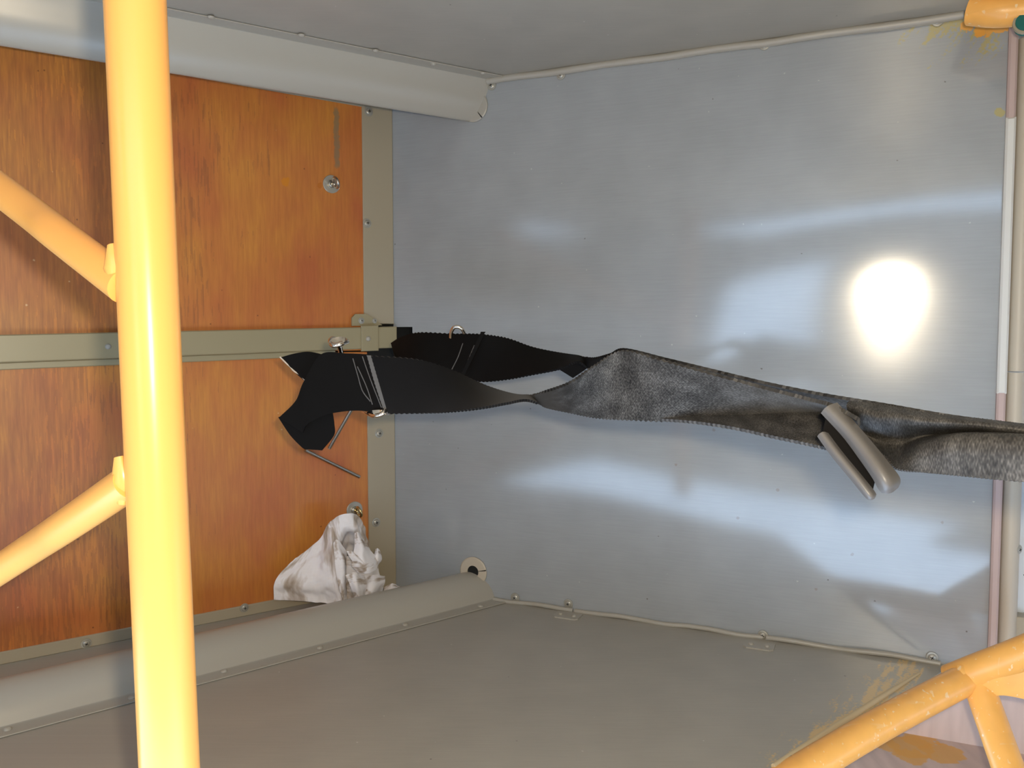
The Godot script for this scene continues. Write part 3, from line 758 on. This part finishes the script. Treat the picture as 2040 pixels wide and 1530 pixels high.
	part("slot", sheet([[Vector3(0.1762, 0.3179, -0.4613), Vector3(0.1738, 0.3049, -0.4615)],
	[Vector3(0.1850, 0.3063, -0.4546), Vector3(0.1799, 0.2956, -0.4549)],
	[Vector3(0.1905, 0.2958, -0.4459), Vector3(0.1871, 0.2842, -0.4463)],
	[Vector3(0.1939, 0.2861, -0.4384), Vector3(0.1922, 0.2763, -0.4388)]], 0.0016, 30, 4), M.strap_black, bu)
	var hk := part("snap_hook", bar([Vector3(-0.1590, 0.3552, -0.8010), Vector3(-0.1632, 0.3529, -0.7929), Vector3(-0.1709, 0.3514, -0.7928), Vector3(-0.1755, 0.3552, -0.8010), Vector3(-0.1734, 0.3576, -0.8072), Vector3(-0.1693, 0.3502, -0.8128), Vector3(-0.1672, 0.3393, -0.8161), Vector3(-0.1586, 0.3105, -0.8164), Vector3(-0.1484, 0.2899, -0.8132), Vector3(-0.1407, 0.2859, -0.8030), Vector3(-0.1314, 0.2838, -0.7938), Vector3(-0.1243, 0.2860, -0.7920), Vector3(-0.1219, 0.2895, -0.7952)], 0.0024, 12, 90), M.chrome, near)
	part("hook_blade", sheet([[Vector3(-0.1754, 0.3533, -0.7939), Vector3(-0.1760, 0.3571, -0.8012)],
	[Vector3(-0.1685, 0.3514, -0.7908), Vector3(-0.1707, 0.3581, -0.8012)],
	[Vector3(-0.1618, 0.3529, -0.7909), Vector3(-0.1646, 0.3591, -0.8003)],
	[Vector3(-0.1574, 0.3557, -0.7931), Vector3(-0.1599, 0.3576, -0.7982)]], 0.0018, 20, 6), M.chrome, hk)
	part("hook_blade", sheet([[Vector3(-0.1345, 0.2885, -0.7956), Vector3(-0.1331, 0.2849, -0.7929)],
	[Vector3(-0.1280, 0.2892, -0.7942), Vector3(-0.1272, 0.2836, -0.7918)],
	[Vector3(-0.1217, 0.2887, -0.7941), Vector3(-0.1211, 0.2849, -0.7929)]], 0.0018, 20, 6), M.chrome, hk)

	var far := thing("harness_strap", "farther black webbing strap, twisted, running behind the nearer one", "strap", Vector3(-0.1, 0.36, -0.95), "twisted harness straps")
	part("webbing", sheet([[Vector3(-0.1518, 0.3509, -1.0446), Vector3(-0.1413, 0.3345, -0.9968)],
	[Vector3(-0.1358, 0.3585, -1.0200), Vector3(-0.1309, 0.3254, -0.9812)],
	[Vector3(-0.1101, 0.3640, -0.9836), Vector3(-0.1057, 0.3204, -0.9575)],
	[Vector3(-0.0691, 0.3627, -0.9524), Vector3(-0.0683, 0.3144, -0.9382)],
	[Vector3(-0.0346, 0.3621, -0.9217), Vector3(-0.0357, 0.3098, -0.9186)],
	[Vector3(-0.0055, 0.3577, -0.9078), Vector3(-0.0054, 0.3140, -0.8823)],
	[Vector3(0.0215, 0.3481, -0.8864), Vector3(0.0215, 0.3212, -0.8435)],
	[Vector3(0.0468, 0.3428, -0.8590), Vector3(0.0467, 0.3281, -0.8108)],
	[Vector3(0.0658, 0.3403, -0.8350), Vector3(0.0628, 0.3353, -0.7851)],
	[Vector3(0.0761, 0.3403, -0.7611), Vector3(0.0794, 0.3248, -0.8083)],
	[Vector3(0.0876, 0.3440, -0.7413), Vector3(0.0932, 0.3285, -0.7885)],
	[Vector3(0.0975, 0.3489, -0.7158), Vector3(0.1052, 0.3406, -0.7649)],
	[Vector3(0.1269, 0.3414, -0.6752), Vector3(0.1371, 0.3334, -0.7244)],
	[Vector3(0.1566, 0.3335, -0.6297), Vector3(0.1697, 0.3244, -0.6788)],
	[Vector3(0.1825, 0.3267, -0.5893), Vector3(0.1985, 0.3161, -0.6382)],
	[Vector3(0.2068, 0.3217, -0.5491), Vector3(0.2260, 0.3088, -0.5975)],
	[Vector3(0.2288, 0.3184, -0.5086), Vector3(0.2517, 0.3075, -0.5576)],
	[Vector3(0.2534, 0.3144, -0.4732), Vector3(0.2806, 0.3045, -0.5225)],
	[Vector3(0.2774, 0.3125, -0.4380), Vector3(0.3094, 0.3023, -0.4873)],
	[Vector3(0.3137, 0.3094, -0.3927), Vector3(0.3538, 0.2985, -0.4420)],
	[Vector3(0.4021, 0.3028, -0.3322), Vector3(0.4624, 0.2902, -0.3814)]], 0.0022, 300, 8, 0.0006), M.strap_rear, far)
	part("turned_edge", sheet([[Vector3(0.0488, 0.3265, -0.8374), Vector3(0.0620, 0.3184, -0.8369)],
	[Vector3(0.0648, 0.3341, -0.8218), Vector3(0.0727, 0.3272, -0.8214)],
	[Vector3(0.0802, 0.3387, -0.8021), Vector3(0.0817, 0.3367, -0.8020)]], 0.0018, 20, 4), M.strap_black, far)
	var sm := part("sewn_hem", sheet([[Vector3(-0.0344, 0.3649, -0.9183), Vector3(-0.0294, 0.3649, -0.9183)],
	[Vector3(-0.0455, 0.3405, -0.9169), Vector3(-0.0411, 0.3405, -0.9169)],
	[Vector3(-0.0584, 0.3144, -0.9163), Vector3(-0.0539, 0.3144, -0.9163)]], 0.0020, 24, 2, 0.0002), M.strap_black, far)
	for t in [[Vector3(-0.0549, 0.3521, -0.9256), Vector3(-0.0605, 0.3364, -0.9246), Vector3(-0.0691, 0.3195, -0.9257)],
	[Vector3(-0.0419, 0.3499, -0.9219), Vector3(-0.0474, 0.3365, -0.9211), Vector3(-0.0548, 0.3174, -0.9220)]]: part("stitching", bar(t, 0.0005, 6, 30), M.thread, sm)
	part("snap_hook", bar([Vector3(-0.0691, 0.3587, -0.9365), Vector3(-0.0682, 0.3644, -0.9318), Vector3(-0.0651, 0.3694, -0.9281), Vector3(-0.0605, 0.3705, -0.9272), Vector3(-0.0561, 0.3683, -0.9280), Vector3(-0.0535, 0.3638, -0.9318)], 0.0021, 12, 40), M.chrome, far)

func rag() -> void:
	var r := thing("cotton_rag", "crumpled dirty white rag stuffed behind the lower cover", "rag", wd(0.12, 0.02, 0.04))
	part("draped_side", sheet([[Vector3(-0.2809, 0.0728, -1.0579), Vector3(-0.2963, 0.0575, -1.0467), Vector3(-0.3039, 0.0429, -1.0412), Vector3(-0.3048, 0.0233, -1.0430)],
	[Vector3(-0.2609, 0.0861, -1.0675), Vector3(-0.2728, 0.0679, -1.0564), Vector3(-0.2856, 0.0458, -1.0422), Vector3(-0.2805, 0.0205, -1.0458)],
	[Vector3(-0.2497, 0.0973, -1.0707), Vector3(-0.2537, 0.0708, -1.0579), Vector3(-0.2569, 0.0407, -1.0482), Vector3(-0.2544, 0.0170, -1.0525)],
	[Vector3(-0.2413, 0.1122, -1.0694), Vector3(-0.2395, 0.0786, -1.0534), Vector3(-0.2374, 0.0442, -1.0475), Vector3(-0.2331, 0.0126, -1.0556)],
	[Vector3(-0.2335, 0.1200, -1.0701), Vector3(-0.2302, 0.0886, -1.0527), Vector3(-0.2243, 0.0509, -1.0471), Vector3(-0.2190, 0.0094, -1.0535)],
	[Vector3(-0.2271, 0.1224, -1.0772), Vector3(-0.2288, 0.0905, -1.0710), Vector3(-0.2220, 0.0497, -1.0736), Vector3(-0.2171, -0.0007, -1.0796)]], 0.0010, 50, 40, 0.0, 0.0045), M.rag, r)
	part("folded_hood", sheet([[Vector3(-0.2387, 0.1142, -1.0664), Vector3(-0.2298, 0.0873, -1.0629), Vector3(-0.2290, 0.0558, -1.0759), Vector3(-0.2295, 0.0199, -1.0829)],
	[Vector3(-0.2273, 0.1256, -1.0659), Vector3(-0.2247, 0.1002, -1.0642), Vector3(-0.2290, 0.0669, -1.0895), Vector3(-0.2282, 0.0295, -1.0963)],
	[Vector3(-0.2153, 0.1284, -1.0710), Vector3(-0.2150, 0.1097, -1.0687), Vector3(-0.2234, 0.0772, -1.1022), Vector3(-0.2239, 0.0325, -1.1092)],
	[Vector3(-0.2044, 0.1232, -1.0827), Vector3(-0.2058, 0.1055, -1.0754), Vector3(-0.2147, 0.0714, -1.1060), Vector3(-0.2147, 0.0320, -1.1110)],
	[Vector3(-0.1977, 0.1046, -1.0962), Vector3(-0.1982, 0.0874, -1.0834), Vector3(-0.2046, 0.0572, -1.0948), Vector3(-0.2060, 0.0214, -1.1000)],
	[Vector3(-0.1929, 0.0753, -1.1096), Vector3(-0.1937, 0.0643, -1.0941), Vector3(-0.1970, 0.0431, -1.0966), Vector3(-0.1993, 0.0077, -1.0999)]], 0.0010, 50, 40, 0.0, 0.0045), M.rag, r)
	for g in [[[Vector3(-0.2049, 0.1043, -1.0637), Vector3(-0.2007, 0.1061, -1.0618), Vector3(-0.1981, 0.1018, -1.0687)],
	[Vector3(-0.2035, 0.0848, -1.0549), Vector3(-0.1927, 0.0886, -1.0528), Vector3(-0.1870, 0.0823, -1.0718)],
	[Vector3(-0.2058, 0.0676, -1.0457), Vector3(-0.1890, 0.0696, -1.0456), Vector3(-0.1793, 0.0688, -1.0724)],
	[Vector3(-0.1991, 0.0564, -1.0506), Vector3(-0.1865, 0.0546, -1.0524), Vector3(-0.1779, 0.0558, -1.0710)]],
	[[Vector3(-0.2121, 0.0851, -1.0461), Vector3(-0.2061, 0.0833, -1.0480), Vector3(-0.2031, 0.0781, -1.0526)],
	[Vector3(-0.2042, 0.0725, -1.0444), Vector3(-0.1947, 0.0746, -1.0415), Vector3(-0.1894, 0.0735, -1.0552)],
	[Vector3(-0.1941, 0.0574, -1.0518), Vector3(-0.1849, 0.0589, -1.0510), Vector3(-0.1806, 0.0618, -1.0641)]],
	[[Vector3(-0.1807, 0.0785, -1.0813), Vector3(-0.1779, 0.0800, -1.0808), Vector3(-0.1759, 0.0763, -1.0848)],
	[Vector3(-0.1824, 0.0681, -1.0751), Vector3(-0.1766, 0.0703, -1.0719), Vector3(-0.1729, 0.0662, -1.0820)],
	[Vector3(-0.1813, 0.0571, -1.0759), Vector3(-0.1786, 0.0559, -1.0754), Vector3(-0.1760, 0.0587, -1.0798)]],
	[[Vector3(-0.2140, 0.0534, -1.0472), Vector3(-0.2025, 0.0571, -1.0481), Vector3(-0.1927, 0.0482, -1.0651)],
	[Vector3(-0.2068, 0.0405, -1.0426), Vector3(-0.1972, 0.0427, -1.0396), Vector3(-0.1894, 0.0364, -1.0602)],
	[Vector3(-0.2034, 0.0245, -1.0475), Vector3(-0.1959, 0.0238, -1.0455), Vector3(-0.1911, 0.0200, -1.0614)],
	[Vector3(-0.2038, 0.0085, -1.0521), Vector3(-0.1961, 0.0083, -1.0528), Vector3(-0.1908, 0.0077, -1.0666)]],
	[[Vector3(-0.1947, 0.0423, -1.0760), Vector3(-0.1830, 0.0447, -1.0772), Vector3(-0.1716, 0.0372, -1.0978)],
	[Vector3(-0.1941, 0.0312, -1.0642), Vector3(-0.1817, 0.0322, -1.0608), Vector3(-0.1700, 0.0324, -1.0866)],
	[Vector3(-0.1965, 0.0144, -1.0624), Vector3(-0.1857, 0.0164, -1.0604), Vector3(-0.1737, 0.0196, -1.0839)]],
	[[Vector3(-0.1738, 0.0180, -1.1110), Vector3(-0.1629, 0.0234, -1.1115), Vector3(-0.1552, 0.0153, -1.1246)],
	[Vector3(-0.1746, 0.0110, -1.0981), Vector3(-0.1626, 0.0134, -1.0994), Vector3(-0.1480, 0.0103, -1.1224)]],
	[[Vector3(-0.1281, 0.0075, -1.1690), Vector3(-0.1142, 0.0162, -1.1742), Vector3(-0.1051, 0.0098, -1.1857)],
	[Vector3(-0.1248, 0.0002, -1.1640), Vector3(-0.1134, 0.0043, -1.1649), Vector3(-0.1020, 0.0032, -1.1830)]],
	[[Vector3(-0.2187, 0.0699, -1.0784), Vector3(-0.1980, 0.0691, -1.0811), Vector3(-0.1845, 0.0604, -1.1033)],
	[Vector3(-0.2177, 0.0436, -1.0717), Vector3(-0.1951, 0.0438, -1.0708), Vector3(-0.1787, 0.0379, -1.1000)],
	[Vector3(-0.2169, 0.0044, -1.0723), Vector3(-0.1955, 0.0064, -1.0706), Vector3(-0.1741, 0.0066, -1.1034)]],
	[[Vector3(-0.2273, 0.0971, -1.0400), Vector3(-0.2224, 0.1007, -1.0411), Vector3(-0.2143, 0.0809, -1.0569)],
	[Vector3(-0.2245, 0.0668, -1.0371), Vector3(-0.2148, 0.0688, -1.0392), Vector3(-0.2145, 0.0612, -1.0567)],
	[Vector3(-0.2204, 0.0386, -1.0401), Vector3(-0.2166, 0.0385, -1.0404), Vector3(-0.2150, 0.0391, -1.0514)],
	[Vector3(-0.2161, 0.0220, -1.0432), Vector3(-0.2150, 0.0204, -1.0440), Vector3(-0.2136, 0.0198, -1.0499)]]]: part("fold", sheet(g, 0.0010, 24, 20, 0.0, 0.0025), M.rag, r)

func small_things() -> void:
	var ey := [Vector2(0.0915, 0.5630), Vector2(0.0633, 0.1184)]
	for i in 2:
		var t := frame(wd(ey[i].x, ey[i].y, 0.0), OFF_WOOD, 0.3)
		var e := thing("eye_bolt", ["steel eye bolt on the upper plywood board", "brassy eye bolt just above the white rag"][i], "eye bolt", t.origin)
		part("washer", lathe([Vector2(0.0120, 0.0), Vector2(0.0120, 0.0012), Vector2(0.0114, 0.0016), Vector2(0.004, 0.0016)], 28), M.screw, e, t)
		part("nut", lathe([Vector2(0.0058, 0.0016), Vector2(0.0058, 0.0052), Vector2(0.0050, 0.0058), Vector2(0.002, 0.0058)], 6), M.steel, e, t)
		var path := []
		for k in 12:
			var a := lerpf(-0.5 * PI, 1.35 * PI, k / 11.0)
			path.append(t * Vector3(0, 0.0145 + sin(a) * 0.0065, cos(a) * 0.0065))
		path.push_front(t * Vector3(0, 0.0, 0.0))
		part("eye", bar(path, 0.0020, 10, 50), [M.steel, M.brass][i], e)
	var rods := [[Vector3(-0.2141, 0.2621, -1.1003), Vector3(-0.2473, 0.2084, -1.1139)], [Vector3(-0.2729, 0.2096, -1.0860), Vector3(-0.2117, 0.1649, -1.1397)]]
	for i in 2:
		var o := thing("metal_rod", ["short upright thin metal rod below the snap hook", "thin slanted metal rod against plywood under the strap tail"][i], "rod", rods[i][1])
		part("rod", bar([rods[i][0], rods[i][0].lerp(rods[i][1], 0.5), rods[i][1]], 0.0024, 10, 10), M.steel, o)
	var cl := [Vector3(0.0710, 0.0000, -1.0461), Vector3(0.2870, 0.0000, -0.9428)]
	for i in 2:
		var p: Vector3 = cl[i]
		var c := thing("mounting_clip", ["small riveted metal clip on bottom sheet nearer the lower cover", "small riveted metal clip on bottom sheet nearer the yellow joint"][i], "clip", p, "clips along the panel bottom")
		var on := func(u: float, v: float, o := 0.0) -> Vector3: return p + ALONG_BACK * u + OFF_BACK * v + Vector3.UP * o
		part("leaf", plate(on, [Vector2(-0.017, -0.012), Vector2(0.017, -0.012), Vector2(0.017, 0.007), Vector2(0.013, 0.011), Vector2(-0.013, 0.011), Vector2(-0.017, 0.007)], 0.0, 0.0016), M.grey, c)
		for s in [-0.009, 0.009]: rivet(on.call(s, 0.0, 0.0016), Vector3.UP, c, 1.05)
